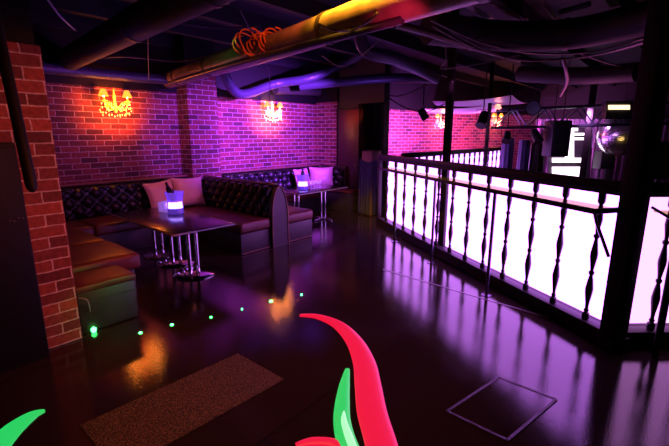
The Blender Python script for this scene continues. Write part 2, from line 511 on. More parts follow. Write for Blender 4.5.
# back bench of the near booth
b = thing('back_bench', 'black tufted bench along the brick wall under the first sconce', 'bench', (2.4, 6.1, 0), group='booth benches')
boxo('base', M['base'], b, 1.06, 3.20, 5.72, 6.44, 0, .30, bev=.01)
for x0, x1 in ((1.06, 1.92), (1.925, 2.78), (2.785, 3.20)):
    bm = new(); cushion(bm, x0, x1, 5.66, 6.32, .30, SZ); obj('seat_cushion', bm, M['seat_leather'], b)
bm = new(); bp = tuft(bm, (1.0, 6.36, SZ), (1, 0, 0), (0, -1, 0), (0, 0, 1), 2.66, BZ - SZ, .12, 11, 2); bk = obj('backrest', bm, M['leather'], b)
buttons(bk, bp, lambda p: p.x < 2.95 and p.x > 1.2)
boxo('back_board', M['base'], b, 1.0, 3.66, 6.36, 6.49, 0, BZ + .02, bev=.01)
bm = new(); add_tube(bm, [(1.0, 6.34, BZ + .02), (3.66, 6.34, BZ + .02)], .018, 8); obj('piping', bm, M['piping'], b)

# divider: two benches back to back
b = thing('divider_bench', 'double sided tufted bench with pointed arch end panel between the two tables', 'bench', (3.9, 4.32, 0), group='booth benches')
def arch(w, z1, n=14):
    pts = [(-w, 0), (w, 0)]
    for k in range(n + 1):
        t = k / n; z = .36 + (z1 - .36) * t
        pts.append((w * (1 - t ** 2.4) ** .62 if t < 1 else 0, z))
    for k in range(n - 1, -1, -1):
        t = k / n; z = .36 + (z1 - .36) * t
        pts.append((-w * (1 - t ** 2.4) ** .62, z))
    return pts
bm = new(); add_prism(bm, [(3.90 + x, 4.30, z) for x, z in arch(.155, BZ)], (0, .07, 0)); ep = obj('end_panel', bm, M['base'], b)
ap = arch(.150, BZ - .005)[1:]
bm = new(); add_tube(bm, [(3.90 + x, 4.296, z) for x, z in ap] + [(3.90 + ap[-1][0], 4.296, 0.01)], .011, 8); obj('piping', bm, M['piping'], ep)
boxo('back_core', M['leather'], b, 3.84, 3.96, 4.37, 6.165, 0, BZ - .04, bev=.02)
for sgn, x0, x1 in ((-1, 3.22, 3.75), (1, 4.05, 4.62)):
    boxo('base', M['base'], b, x0, x1, 4.34, 5.62, 0, .29, bev=.012)
    boxo('base_trim', M['piping'], b, x0 + .01, x1 - .01, 4.334, 4.342, .012, .024)
    bm = new(); cushion(bm, x0 - .015 if sgn < 0 else x0, x1 if sgn < 0 else x1 + .015, 4.32, 6.15, .29, SZ, puff=.025, bev=.04); obj('seat_cushion', bm, M['seat_leather'], b)
    bm = new()
    if sgn < 0:
        bp = tuft(bm, (3.85, 6.16, SZ - .02), (0, -1, 0), (-1, 0, 0.0), (.06, 0, .998), 1.78, BZ - SZ + .02, .12, 9, 2)
    else:
        bp = tuft(bm, (3.95, 4.38, SZ - .02), (0, 1, 0), (1, 0, 0), (-.06, 0, .998), 1.78, BZ - SZ + .02, .12, 9, 2)
    bk = obj('backrest', bm, M['leather'], b)
    if sgn < 0: buttons(bk, bp, lambda p: True)
bm = new(); add_tube(bm, [(3.9, 4.36, BZ - .01), (3.9, 6.16, BZ - .01)], .03, 10); obj('top_roll', bm, M['leather'], b)
bm = new(); add_tube(bm, [(3.86, 4.36, BZ + .002), (3.86, 6.16, BZ + .002)], .008, 8); obj('piping', bm, M['piping'], b)

# back bench of the far booth
b = thing('back_bench', 'black tufted bench along the brick wall under the second sconce', 'bench', (5.4, 6.1, 0), group='booth benches')
boxo('base', M['base'], b, 4.66, 6.50, 5.76, 6.44, 0, .30, bev=.01)
for x0, x1 in ((4.66, 5.60), (5.605, 6.48)):
    bm = new(); cushion(bm, x0, x1, 5.72, 6.32, .30, SZ); obj('seat_cushion', bm, M['seat_leather'], b)
bm = new(); bp = tuft(bm, (4.26, 6.36, SZ), (1, 0, 0), (0, -1, 0), (0, 0, 1), 2.74, BZ - SZ, .12, 11, 2); bk = obj('backrest', bm, M['leather'], b)
buttons(bk, bp, lambda p: 4.6 < p.x < 6.3)
boxo('back_board', M['base'], b, 4.26, 7.03, 6.36, 6.49, 0, BZ + .02, bev=.01)
bm = new(); add_tube(bm, [(4.26, 6.34, BZ + .02), (7.0, 6.34, BZ + .02)], .018, 8); obj('piping', bm, M['piping'], b)

# end bench of the far booth
b = thing('end_bench', 'short tufted bench against the end wall with a plain box end', 'bench', (6.8, 5.6, 0), group='booth benches')
boxo('base', M['base'], b, 6.53, 7.0, 5.10, 6.24, 0, .40, bev=.01)
boxo('base_trim', M['piping'], b, 6.54, 6.99, 5.094, 5.102, .30, .308)
bm = new(); cushion(bm, 6.52, 6.90, 5.10, 6.22, .40, SZ + .02, puff=.01, bev=.018); obj('seat_cushion', bm, M['seat_leather'], b)
bm = new(); bp = tuft(bm, (6.96, 6.22, SZ), (0, -1, 0), (-1, 0, 0), (0, 0, 1), 0.66, BZ - SZ, .11, 3, 2); bk = obj('backrest', bm, M['leather'], b)
buttons(bk, bp, lambda p: True)
boxo('back_board', M['base'], b, 6.96, 7.02, 5.54, 6.24, .40, BZ + .02, bev=.01)

# ------------------------------------------------------------------ pillows
def pillow(name, label, loc, rz, tilt, w, h, roll=0):
    bm = new(); n = 22; t = .085
    top = []; bot = []
    for i in range(n + 1):
        a = []; c = []
        for j in range(n + 1):
            u = -1 + 2 * i / n; v = -1 + 2 * j / n
            k = max(0, (1 - u ** 4) * (1 - v ** 4)) ** .6
            px = u * w / 2 * (1 - .10 * (1 - v * v)) ; pz = v * h / 2 * (1 - .10 * (1 - u * u))
            wr = .006 * noise.noise(Vector((u * 3, v * 3, w * 30)))
            a.append(bm.verts.new((px, -t * k - wr * k, pz))); c.append(bm.verts.new((px, t * k, pz)))
        top.append(a); bot.append(c)
    for i in range(n):
        for j in range(n):
            bm.faces.new([top[i][j], top[i + 1][j], top[i + 1][j + 1], top[i][j + 1]])
            bm.faces.new([bot[i][j], bot[i][j + 1], bot[i + 1][j + 1], bot[i + 1][j]])
    bmesh.ops.remove_doubles(bm, verts=bm.verts, dist=.0005)
    o = obj(name, bm, M['pillow'], None)
    o.location = loc; o.rotation_euler = (tilt, roll, rz)
    tag(o, label, 'pillow', 'booth pillows'); return o
pillow('pillow', 'pale pillow at the left, half behind the glowing bucket on near table', (3.09, 6.10, .68), .05, -.30, .52, .46, -.10)
pillow('pillow', 'pale pillow at the foot of the brick pilaster', (3.47, 5.98, .70), -.12, -.30, .50, .48, .03)
pillow('pillow', 'pink lit pillow behind the bucket on the far table', (6.16, 6.06, .68), .1, -.3, .46, .46, 0)
pillow('pillow', 'pink lit pillow behind the glasses in the far booth corner', (6.62, 5.93, .69), -.75, -.28, .54, .47, 0)

# ------------------------------------------------------------------ tables
TZ = .60
def pedestal(par, x, y, r, twin=.07, ang=0.0):
    p = thing_part('pedestal', par)
    bm = new(); add_lathe(bm, [(r, 0), (r, .008), (r * .97, .014), (r * .5, .022), (.05, .030), (0.02, .031)], (x, y, 0), 40)
    base = obj('pedestal_base', bm, M['chrome'], par)
    for sgn in (-1, 1):
        bm = new()
        cx, cy = x + sgn * twin * math.cos(ang), y + sgn * twin * math.sin(ang)
        add_tube(bm, [(cx, cy, .02), (cx, cy, TZ - .035)], .022, 16)
        obj('column', bm, M['chrome'], par)
    boxo('mounting_plate', M['black_paint'], par, x - .14, x + .14, y - .06, y + .06, TZ - .045, TZ - .035)
def thing_part(*a): return None
t = thing('lounge_table', 'long dark table with chrome columns nearest the left brick pillar', 'table', (2.44, 4.6, 0), group='lounge tables')
def top(par, x0, x1, y0, y1, rz=0):
    bm = new(); add_box(bm, x0, x1, y0, y1, TZ - .035, TZ, bev=.006); tp = obj('tabletop', bm, M['table'], par)
    bm = new(); add_tube(bm, [(x0, y0, TZ - .017), (x1, y0, TZ - .017), (x1, y1, TZ - .017), (x0, y1, TZ - .017), (x0, y0, TZ - .017)], .011, 6); obj('edge_strip', bm, M['pale_edge'], tp)
top(t, 2.06, 2.80, 3.86, 5.55)
pedestal(t, 2.42, 4.16, .24, .065, .35)
pedestal(t, 2.50, 4.74, .24, .065, .35)
pedestal(t, 2.50, 5.22, .20, .065, .35)
t.rotation_euler = (0, 0, math.radians(-2))
t = thing('lounge_table', 'far dark table with pale edge before the end bench', 'table', (5.6, 5.25, 0), group='lounge tables')
top(t, 4.94, 6.27, 4.93, 5.58)
def tfoot(par, x, y):
    for sgn in (-1, 1):
        bm = new(); add_tube(bm, [(x + sgn * .055, y, .02), (x + sgn * .055, y, TZ - .035)], .020, 14); obj('column', bm, M['chrome'], par)
    bm = new(); add_tube(bm, spline([(x - .26, y, .012), (x - .1, y, .028), (x + .1, y, .028), (x + .26, y, .012)], 5), .016, 10); obj('foot_bar', bm, M['chrome'], par)
    bm = new(); add_tube(bm, spline([(x, y - .22, .012), (x, y, .028), (x, y + .22, .012)], 5), .016, 10); obj('foot_bar', bm, M['chrome'], par)
    boxo('mounting_plate', M['black_paint'], par, x - .14, x + .14, y - .06, y + .06, TZ - .045, TZ - .035)
tfoot(t, 5.74, 5.10); tfoot(t, 5.20, 5.28)

# ------------------------------------------------------------------ glowing buckets, bottles, glasses
def bucket(label, p):
    g = thing('ice_bucket', label, 'bucket', p, group='glowing ice buckets')
    z = p[2]
    bm = new(); add_lathe(bm, [(.098, .0), (.100, .06), (.096, .068)], p, 28); obj('base', bm, M['violet_glow_base'], g)
    bm = new(); add_lathe(bm, [(.090, .069), (.086, .10), (.083, .145), (.06, .150)], p, 28); obj('ice', bm, M['acrylic_core'], g)
    bm = new()
    add_lathe(bm, [(.097, .066), (.093, .13), (.100, .20), (.118, .272), (.113, .272), (.096, .20), (.089, .152)], p, 32)
    obj('wall', bm, M['acrylic'], g)
    bm = new(); add_tube(bm, [(p[0] + .116 * math.cos(a), p[1] + .116 * math.sin(a), z + .273) for a in [2 * PI * k / 28 for k in range(29)]], .005, 6); obj('rim', bm, M['acrylic'], g)
    return g

def bottle(label, p, tip, h=.30):
    bm = new()
    add_lathe(bm, [(.030, 0), (.036, .01), (.036, .15), (.030, .185), (.014, .215), (.013, h - .03), (.016, h - .028), (.016, h), (.01, h + .002)], (0, 0, 0), 18)
    e = thing('bottle', label, 'bottle', p)
    e.rotation_euler = tip
    obj('glass_body', bm, M['bottle'], e, local=True)
    bm = new(); add_lathe(bm, [(.0175, h - .07), (.0175, h + .003), (.01, h + .006)], (0, 0, 0), 14); obj('foil_cap', bm, M['foil'], e, local=True)
    return e
def tumbler(label, p, h=.10, r=.034, group='drinking glasses'):
    bm = new(); add_lathe(bm, [(r * .82, 0), (r, h), (r * .93, h), (r * .76, .008)], p, 16)
    return tag(obj('drinking_glass', bm, M['glass'], origin=p), label, 'glass', group)
def stem_glass(label, p, group):
    g = thing('stem_glass', label, 'glass', p, group=group)
    bm = new(); add_lathe(bm, [(.028, 0), (.028, .003), (.004, .008), (.004, .07)], p, 14); obj('stem', bm, M['glass'], g)
    bm = new(); add_lathe(bm, [(.004, .07), (.026, .09), (.030, .15), (.028, .15), (.023, .093), (.003, .075)], p, 14); obj('bowl', bm, M['glass'], g)
    return g
p1 = at_z(176, 213, TZ); p1.z = TZ + .001
bucket('violet glowing ice bucket on the near dark table', p1)
bottle('dark bottle leaning in the ice bucket on near table', p1 + Vector((-.02, 0, .15)), (math.radians(-6), math.radians(-16), math.radians(-30)), .26)
bm = new(); a = p1 + Vector((.01, 0, .15)); add_tube(bm, [a, a + Vector((-.005, .05, .17))], .005, 8)
g = thing('ice_tongs', 'slim dark tongs sticking up from the near ice bucket', 'tongs', a)
obj('arm', bm, M['foil'], g)
bm = new(); add_tube(bm, [a + Vector((.012, 0, 0)), a + Vector((-.002, .05, .17))], .005, 8); obj('arm', bm, M['foil'], g)
for k, (ox, oy) in enumerate(((-.075, .135), (-.085, .225), (-.0, .26))):
    p = p1 + Vector((ox, oy, 0))
    tumbler(('clear tumbler standing nearest left of the near ice bucket', 'clear tumbler outermost left of the near ice bucket', 'clear tumbler half behind the near ice bucket')[k], p, .13, .038, 'glasses on the near table')
p2 = at_z(303, 189.5, TZ); p2.z = TZ + .001
bucket('violet glowing ice bucket on the far table', p2)
bottle('dark bottle standing in the ice bucket on far table', p2 + Vector((0, 0, .142)), (math.radians(4), math.radians(-5), 0), .24)
for k in range(4):
    p = at_z(311.2 + k * 2.9, 189 - k * .4, TZ); p.z = TZ + .001
    stem_glass('small stem glass, ' + ('nearest to', 'second from', 'third from', 'furthest from')[k] + ' the far ice bucket in its row', p, 'row of glasses on the far table')

# ------------------------------------------------------------------ wall sconces
def sconce(label, X, Y, z, rz=0.0, group='crystal wall sconces', detail=True):
    g = thing('wall_sconce', label, 'sconce', (X, Y, z), rz, group); g.scale = (1.3, 1.3, 1.3)
    def L(name, bm, m, par=None): return obj(name, bm, m, par or g, local=True)
    bm = new(); add_lathe(bm, [(.05, -.012), (.05, 0), (.03, .012), (.012, .02)], (0, 0, 0), 20)
    bmesh.ops.rotate(bm, verts=bm.verts, cent=(0, 0, 0), matrix=Matrix.Rotation(PI / 2, 3, 'X'))
    bmesh.ops.translate(bm, verts=bm.verts, vec=(0, -.013, -.02)); L('back_plate', bm, M['gold'])
    bm = new(); add_lathe(bm, [(.006, -.10), (.022, -.08), (.03, -.05), (.014, -.02), (.02, .0), (.012, .03), (.018, .07), (.008, .12), (.012, .14), (.004, .16)], (0, -.10, 0), 16)
    L('stem', bm, M['gold'])
    bm = new(); add_tube(bm, [(0, -.02, -.02), (0, -.10, -.02)], .009, 8); L('bracket', bm, M['gold'])
    rnd = random.Random(3)
    for sx in (-1, 1):
        bm = new()
        add_tube(bm, spline([(0, -.10, -.03), (sx * .05, -.12, -.075), (sx * .105, -.135, -.05), (sx * .125, -.14, .02)], 7), .007, 8)
        add_tube(bm, spline([(sx * .03, -.11, -.05), (sx * .07, -.12, .01), (sx * .10, -.12, -.01)], 5), .005, 6)
        arm = L('arm', bm, M['gold'])
        bm = new(); add_lathe(bm, [(.008, .01), (.035, .022), (.038, .028), (.012, .03), (.010, .065), (.004, .066)], (sx * .125, -.14, 0), 16); L('candle_cup', bm, M['gold'], arm)
        bm = new(); add_lathe(bm, [(.004, .062), (.010, .075), (.011, .09), (.003, .115)], (sx * .125, -.14, 0), 10); L('bulb', bm, M['bulb'], arm)
        bm = new()
        add_lathe(bm, [(.052, .07), (.022, .145), (.020, .145), (.049, .07)], (sx * .125, -.14, 0), 18)
        L('lamp_shade', bm, M['shade'], arm)
    k = 0
    bmc = new(); add_lathe(bmc, [(.001, -.020), (.008, -.008), (.006, 0), (.001, .006)], (0, 0, 0), 6)
    first = L('crystal_drop', bmc, M['crystal'])
    spots = [(x * .019, -.13 - .02 * (x % 2), -.03 - .02 * (x % 3)) for x in range(-6, 7)]
    spots += [(x * .028, -.11 - .03 * (1 - abs(x) / 6), -.075 - .05 * math.cos(x * .28) - .012 * (x % 2)) for x in range(-6, 7)]
    spots += [(x * .05, -.14, -.06 + .02 * (abs(x) % 2)) for x in (-3, -2, -1, 1, 2, 3)] + [(-.125, -.165, 0), (.125, -.165, 0), (-.15, -.13, 0), (.15, -.13, 0)]
    spots += [(rnd.uniform(-.16, .16), rnd.uniform(-.17, -.09), rnd.uniform(-.13, .02)) for _ in range(26)]
    first.location = spots[0]
    for s_ in spots[1:]:
        o = first.copy(); COL.objects.link(o); o.location = s_
    return g
S1 = at_y(111, 104, WY); S2 = at_y(268, 112, WY)
sconce('golden crystal wall sconce with two lit shades above the near booth', S1.x, WY - .001, S1.z)
sconce('golden crystal wall sconce with two lit shades above the far booth', S2.x, WY - .001, S2.z)
def on_far(x, y):
    a = Vector((fw0.x, fw0.y, 0)); d_ = Vector((fw1.x - fw0.x, fw1.y - fw0.y, 0)).normalized(); n_ = Vector((-d_.y, d_.x, 0))
    r, f = ray(x, y); t = a.dot(n_) / (r.x * n_.x + r.y * n_.y)
    return Vector((r.x * t, r.y * t, H + r.z * t)), d_, n_
FS1, fd, fn = on_far(437, 121); FS2, _, _ = on_far(492, 120)
fang = math.atan2(fd.y, fd.x)
sconce('golden wall sconce on the far brick wall, beside the slim black post', *(FS1 - fn * .002), rz=fang)
sconce('golden wall sconce on the far brick wall, near the lighting truss', *(FS2 - fn * .002), rz=fang)

# ------------------------------------------------------------------ railing
RN = at_z(605, 345, 0); RF = at_z(378.4, 224, 0)
RD = (RN - RF); RL = RD.length; RD.normalize(); RNORM = Vector((-RD.y, RD.x, 0))   # points ...
if RNORM.dot(Vector((0, 0, 0)) - RF) < 0: RNORM = -RNORM      # towards the booth side
RANG = math.atan2(RD.y, RD.x)
def rp(s, off=0.0, z=0.0): return Vector((RF.x + RD.x * s + RNORM.x * off, RF.y + RD.y * s + RNORM.y * off, z))
def along(bm, s0, s1, o0, o1, z0, z1, bev=.0, frame=None):
    org, dr, nr = frame or (RF, RD, RNORM)
    m4 = Matrix(((dr.x, nr.x, 0, org.x), (dr.y, nr.y, 0, org.y), (0, 0, 1, 0), (0, 0, 0, 1)))
    add_box(bm, s0, s1, o0, o1, z0, z1, bev=bev, mtx=m4)
RTOP = 1.265
BPROF = [(.020, 0), (.024, .01), (.024, .05), (.013, .06), (.018, .075), (.011, .09), (.013, .13), (.023, .21), (.026, .25), (.018, .32), (.011, .36), (.018, .375), (.018, .39), (.011, .40),
         (.014, .43), (.024, .51), (.024, .54), (.014, .62), (.011, .65), (.019, .665), (.019, .68), (.011, .69), (.014, .73), (.023, .80), (.018, .87), (.012, .91), (.022, .93), (.024, .94), (.024, 1.0), (.02, 1.0)]
def baluster_mesh(h):
    bm = new(); add_lathe(bm, [(r * 1.15, z * h) for r, z in BPROF], (0, 0, 0), 12); return bm
def railing(name, label, frame, s0, s1, n, endpost=True, group='dance floor railings', last=False, ext=0.0):
    org, dr, nr = frame
    P = lambda s, z=0: Vector((org.x + dr.x * s, org.y + dr.y * s, z))
    g = thing(name, label, 'railing', P((s0 + s1) / 2), group=group)
    bm = new(); along(bm, s0, s1 + ext, -.045, .045, RTOP - .075, RTOP, .012, frame); obj('top_rail', bm, M['rail'], g)
    bm = new(); along(bm, s0, s1 + ext, -.03, .03, RTOP - .10, RTOP - .075, .004, frame); obj('sub_rail', bm, M['rail'], g)
    bm = new(); along(bm, s0, s1 + ext, -.06, .05, 0.0, .13, .01, frame); obj('base_rail', bm, M['rail'], g)
    if endpost:
        bm = new(); along(bm, s0 - .03, s0 + .035, -.035, .035, .13, RTOP - .05, .006, frame); obj('end_post', bm, M['rail'], g)
    first = None
    for k in range(1, n + (1 if last else 0)):
        s = s0 + (s1 - s0) * k / n
        if first is None:
            first = obj('baluster', baluster_mesh(RTOP - .10 - .13), M['baluster'], g, local=True); o = first
        else: o = first.copy(); COL.objects.link(o)
        o.location = P(s, .13) - g.location
    return g
rail_long = railing('railing', 'long dark railing with turned balusters before the white glowing wall', (RF, RD, RNORM), 0, RL - .20, 13, last=True, ext=.20)
# railing right of the post
RD2 = Vector((RX, RY, 0)); RD2 = (RD2 * 1.0 + Vector((UX, UY, 0)) * .02).normalized()
RN2 = Vector((-RD2.y, RD2.x, 0))
if RN2.dot(-RN) < 0: RN2 = -RN2
F2 = (RN, RD2, RN2)
rail_short = railing('railing', 'short dark railing right of the big timber post', F2, .03, 1.25, 4, endpost=False)
# glowing panels behind: each is a part of its railing
M['led_pink'] = glow('pink_led_panel', (.85, .30, 1.0), 2.6)
def glow_panel(g, s0, s1, m, frame):
    bm = new(); along(bm, s0, s1, -.20, -.16, .10, RTOP - .11, .004, frame); p = obj('light_panel', bm, m, g)
    bm = new(); along(bm, s0 - .01, s1, -.215, -.20, 0, RTOP - .10, 0, frame); obj('back_board', bm, M['black_paint'], p)
    bm = new(); along(bm, s0 - .02, s1, -.20, -.10, 0, .10, .003, frame); obj('plinth', bm, M['rail'], p)
glow_panel(rail_long, -.02, RL - .05, M['led'], None)
glow_panel(rail_short, .18, 1.4, M['led_pink'], F2)
# timber post
g = thing('timber_post', 'big dark square timber post from floor to ceiling at right', 'post', rp(RL + .04))
bm = new(); along(bm, RL - .03, RL + .10, -.085, .05, 0, 3.15, .010); obj('shaft', bm, M['post'], g)
bm = new(); along(bm, RL - .042, RL + .112, -.097, .062, 0, .10, .006); obj('plinth', bm, M['post'], g)
# slim post
sp_ = at_z(441, 253, 0)
bm = new(); add_box(bm, sp_.x - .042, sp_.x + .042, sp_.y - .042, sp_.y + .042, 0, 3.15, bev=.006)
g = thing('slim_post', 'slim black square post standing against the long railing', 'post', sp_)
obj('shaft', bm, M['post'], g)
boxo('foot_plate', M['post'], g, sp_.x - .08, sp_.x + .08, sp_.y - .08, sp_.y + .08, 0, .012)
q = at_z(441.5, 249, .05)
bm = new(); add_sphere(bm, sp_ + Vector((-.05, -.03, .04)), .014, 10, 8)
tag(obj('light_dot', bm, M['red_dot'], origin=sp_ + Vector((-.05, -.03, .04))), 'tiny red light at the foot of the slim black post', 'light')

# drinks ledge
LZ = 1.075; LO = .23
l0 = .55; l1 = RL - .02
g = thing('drinks_ledge', 'tinted glass drinks ledge with dark edge bar along the long railing', 'ledge', rp((l0 + l1) / 2, LO))
bm = new(); along(bm, l0, l1, -.012 + .045, LO, LZ - .012, LZ, .002); obj('glass_shelf', bm, M['shelf_glass'], g)
bm = new(); along(bm, l0, l1, LO, LO + .035, LZ - .03, LZ + .008, .006); obj('edge_bar', bm, M['rail'], g)
bm = new(); along(bm, l1 - .035, l1, .0, LO, LZ - .03, LZ + .008, .006); obj('end_bar', bm, M['rail'], g)
M['leg_metal'] = mat('dark_leg_metal', (.16, .13, .20), .25, metal=.8)
for px in (395.5, 433, 490):
    best = min((abs((lambda v: v)(proj) - px), s) for s, proj in [(s_ / 100, None) for s_ in range(0)]) if False else None
def project(p):
    v = Vector(p) - Vector((0, 0, H)); f = v.x * UX + v.y * UY; a = v.x * RX + v.y * RY
    d = f * CT - v.z * ST; u = v.z * CT + f * ST
    return 334.5 + F * a / d, 223 - F * u / d
def find_s(px, off, z):
    return min((abs(project(rp(k / 200, off, z))[0] - px), k / 200) for k in range(0, 900))[1]
for px in (396, 434, 492):
    s = find_s(px, LO + .0175, .7)
    bm = new(); add_tube(bm, [rp(s, LO + .0175, 0.0), rp(s, LO + .0175, LZ - .03)], .017, 12); lg = obj('leg', bm, M['leg_metal'], g)
    bm = new(); add_lathe(bm, [(.05, 0), (.05, .006), (.02, .012)], rp(s, LO + .0175, 0), 18); obj('foot_plate', bm, M['leg_metal'], lg)
bm = new(); add_tube(bm, [rp(l1 - .02, LO + .01, LZ - .03), rp(l1 - .02, LO - .02, LZ - .10), rp(l1 + .0, .075, .72)], .012, 8); obj('brace', bm, M['steel'], g)
# ledge right of the post
g = thing('drinks_ledge', 'dark drinks ledge along the short railing at the right edge', 'ledge', RN + RD2 * .7 + RN2 * .2)
bm = new(); along(bm, .16, 1.25, .05, LO - .03, LZ - .012, LZ, .002, F2); obj('glass_shelf', bm, M['shelf_glass'], g)
bm = new(); along(bm, .16, 1.25, LO - .03, LO, LZ - .03, LZ + .008, .006, F2); obj('edge_bar', bm, M['rail'], g)
q = at_z(655, 357, 0)
bm = new(); add_tube(bm, [q, q + Vector((0, 0, LZ - .03))], .024, 12); obj('leg', bm, M['rail'], g)
bm = new(); a = RN + RD2 * .17 + RN2 * .19; add_tube(bm, [Vector((a.x, a.y, LZ - .03)), Vector((a.x - RN2.x * .1 - RD2.x * .06, a.y - RN2.y * .1 - RD2.y * .06, LZ + .03))], .010, 8); obj('brace', bm, M['steel'], g)

# far railing over the dance floor
fr0 = at_z(403, 153.2, RTOP); fr1 = at_z(512, 146.2, RTOP)
fr0.z = fr1.z = 0
FD = (fr1 - fr0).normalized(); FN = Vector((-FD.y, FD.x, 0))
if FN.dot(-fr0) < 0: FN = -FN
F3 = (fr0, FD, FN); FL = (fr1 - fr0).length
rail_far = railing('railing', 'distant dark railing with white glow on the far side of dance floor', F3, 0, FL, 20)
glow_panel(rail_far, 0, FL, M['led'], F3)

# ------------------------------------------------------------------ ceiling services
def pipe(name, label, cat, px, r, m, group=None, n=10, seg=18, rib=0.0, bands=0, bandmat=None):
    pts = spline(px, n)
    o0 = pts[0]
    rr = [r] * len(pts)
    if rib:
        pts2 = []; rr = []
        L = sum((pts[i + 1] - pts[i]).length for i in range(len(pts) - 1)); N = int(L / (rib)) * 2
        acc = [0]
        for i in range(len(pts) - 1): acc.append(acc[-1] + (pts[i + 1] - pts[i]).length)
        for k in range(N + 1):
            t = L * k / N; i = max(j for j in range(len(pts) - 1) if acc[j] <= t + 1e-6)
            f_ = (t - acc[i]) / max(1e-6, acc[i + 1] - acc[i])
            pts2.append(pts[i].lerp(pts[i + 1], f_)); rr.append(r * (1 if k % 2 else .93))
        pts = pts2
    bm = new(); add_tube(bm, pts, rr, seg)
    if not bands:
        return tag(obj(name, bm, m, origin=o0), label, cat, group)
    g = thing(name, label, cat, o0, group=group)
    obj('tube', bm, m, g)
    for k in range(bands):
        i = int((k + .5) * (len(pts) - 2) / bands)
        a, b_ = pts[i], pts[i + 1]; dd_ = (b_ - a).normalized()
        bm = new(); add_tube(bm, [a, a + dd_ * .06], r * 1.06, seg); obj('clamp', bm, bandmat or M['flange'], g)
    return g
def PZ(lst): return [at_z(x, y, z) for x, y, z in lst]
PL = 'pipes and ducts under the ceiling'
g = pipe('ceiling_pipe', 'thick orange lit pipe crossing the ceiling diagonally, wrapped in cables', 'pipe', [at_z(200, 70, 2.45) + (at_z(200, 70, 2.45) - at_z(360, 17, 2.45)) * t_ for t_ in (.42, .2)] + PZ([(200, 70, 2.45), (280, 45, 2.45), (360, 17, 2.45), (470, -18, 2.45), (560, -45, 2.45)]), .12, M['pipe'], PL, bands=4)
a = at_z(200, 76, 2.33); b_ = at_z(470, -6, 2.33)
pipe('ceiling_pipe', 'slim violet lit conduit running just below the thick orange pipe', 'pipe', PZ([(170, 83, 2.33), (240, 62.5, 2.33), (360, 31, 2.33), (402, 20, 2.33)]), .028, M['duct'], PL)
# cables coiled on the pipe
axis = (at_z(360, 17, 2.45) - at_z(200, 70, 2.45)).normalized(); nn = Vector((0, 0, 1)); bb = axis.cross(nn)
for (px, py, wd, turns, lab) in ((249, 33, .16, 3, 'tangled orange cord coil hanging at left end of thick pipe'), (262, 36, .14, 3, 'orange cord coil wrapped in the middle of the thick pipe'), (274, 32, .10, 3, 'orange cord coil wrapped on the pipe right of the others')):
    c0 = at_z(px, py + 14, 2.45); pts = []
    for k in range(turns * 20 + 1):
        an = 2 * PI * k / 20; r_ = .112 + .022 * math.sin(k * .7 + px)
        pts.append(c0 + axis * (wd * (k / (turns * 20) - .5) + .03 * math.sin(k * .31 + px)) + nn * (r_ * math.cos(an) + .03) + bb * r_ * math.sin(an))
    bm = new(); add_tube(bm, pts, .008, 6); tag(obj('cord_coil', bm, M['cord'], origin=c0), lab, 'cord', 'cords coiled on the pipe')
# orange sleeve on pipe
s0 = at_z(296, 36, 2.57); s1 = at_z(313, 26.5, 2.57)
bm = new(); add_tube(bm, [s0, s1], .032, 12); tag(obj('pipe_sleeve', bm, M['cord'], origin=s0), 'short orange tube lying on top of the thick pipe', 'tube')
bm = new(); add_tube(bm, spline(PZ([(313, 20, 2.56), (330, 29, 2.34), (352, 30, 2.34), (372, 18, 2.34), (386, 2, 2.6), (392, -8, 2.7)]), 10), .009, 8)
tag(obj('hanging_cable', bm, M['cable'], origin=at_z(352, 30, 2.34)), 'dark cable looping under the thick orange pipe', 'cable', 'loose cables')
pipe('lagged_duct', 'fat grey lagged duct crossing the upper left corner', 'duct', PZ([(58, 66, 2.55), (75, 56, 2.55), (140, 22, 2.55), (200, -10, 2.55), (240, -30, 2.55)]), .135, M['insul'], PL, bands=3)
pipe('wall_duct', 'dark violet duct running along the near brick wall top', 'duct', [Vector((1.0, 6.25, 2.42)), Vector((2.4, 6.25, 2.42)), Vector((3.5, 6.2, 2.44)), at_z(187, 74, 2.5)], .075, M['duct'], PL, rib=.05)
pipe('flex_duct', 'sagging flexible duct above the far sconce', 'duct', [at_y(222, 70, 5.9), at_y(240, 94, 6.1), at_y(275, 84, 6.1), at_y(310, 78, 5.6), at_y(345, 64, 5.2), at_y(372, 46, 4.6)], .085, M['duct'], PL, rib=.05)
pipe('flex_duct', 'violet lit flexible duct with a bend left of the slim post', 'duct', [at_d(358, 22, 5.6) + Vector((0, 0, .4)), at_d(358, 22, 5.6), at_d(366, 50, 5.7), at_d(392, 58, 5.8), at_d(420, 69, 6.0), at_d(438, 78, 6.1)], .09, M['duct'], PL, rib=.05)
pipe('flex_duct', 'long horizontal violet duct above the brown door', 'duct', [at_d(300, 86, 8.3), at_d(340, 82, 8.2), at_d(390, 78, 8.1), at_d(438, 79, 8.0)], .09, M['duct'], PL, rib=.05)
pipe('flex_duct', 'dark rusty duct end behind the far sconce top', 'duct', [at_y(275, 89, 6.3), at_y(292, 90, 6.35), at_y(330, 92, 6.38)], .10, M['insul'], PL, rib=.05)
pipe('lagged_duct', 'big dark lagged duct spanning the upper right ceiling', 'duct', PZ([(428, 28, 2.75), (500, 36, 2.75), (570, 34, 2.75), (640, 20, 2.75), (700, 4, 2.75)]), .17, M['insul'], PL, bands=3)
pipe('lagged_duct', 'dull brown duct ending by the timber post under the big one', 'duct', [at_d(520, 74, 7.0), at_d(575, 76, 6.2), at_d(637, 72, 5.5)], .12, M['insul'], PL)
pipe('ceiling_pipe', 'dark pipe dipping from thick pipe toward the upper right duct', 'pipe', PZ([(395, 24, 2.6), (425, 32, 2.6), (470, 46, 2.6), (520, 60, 2.6)]), .035, M['flange'], PL)
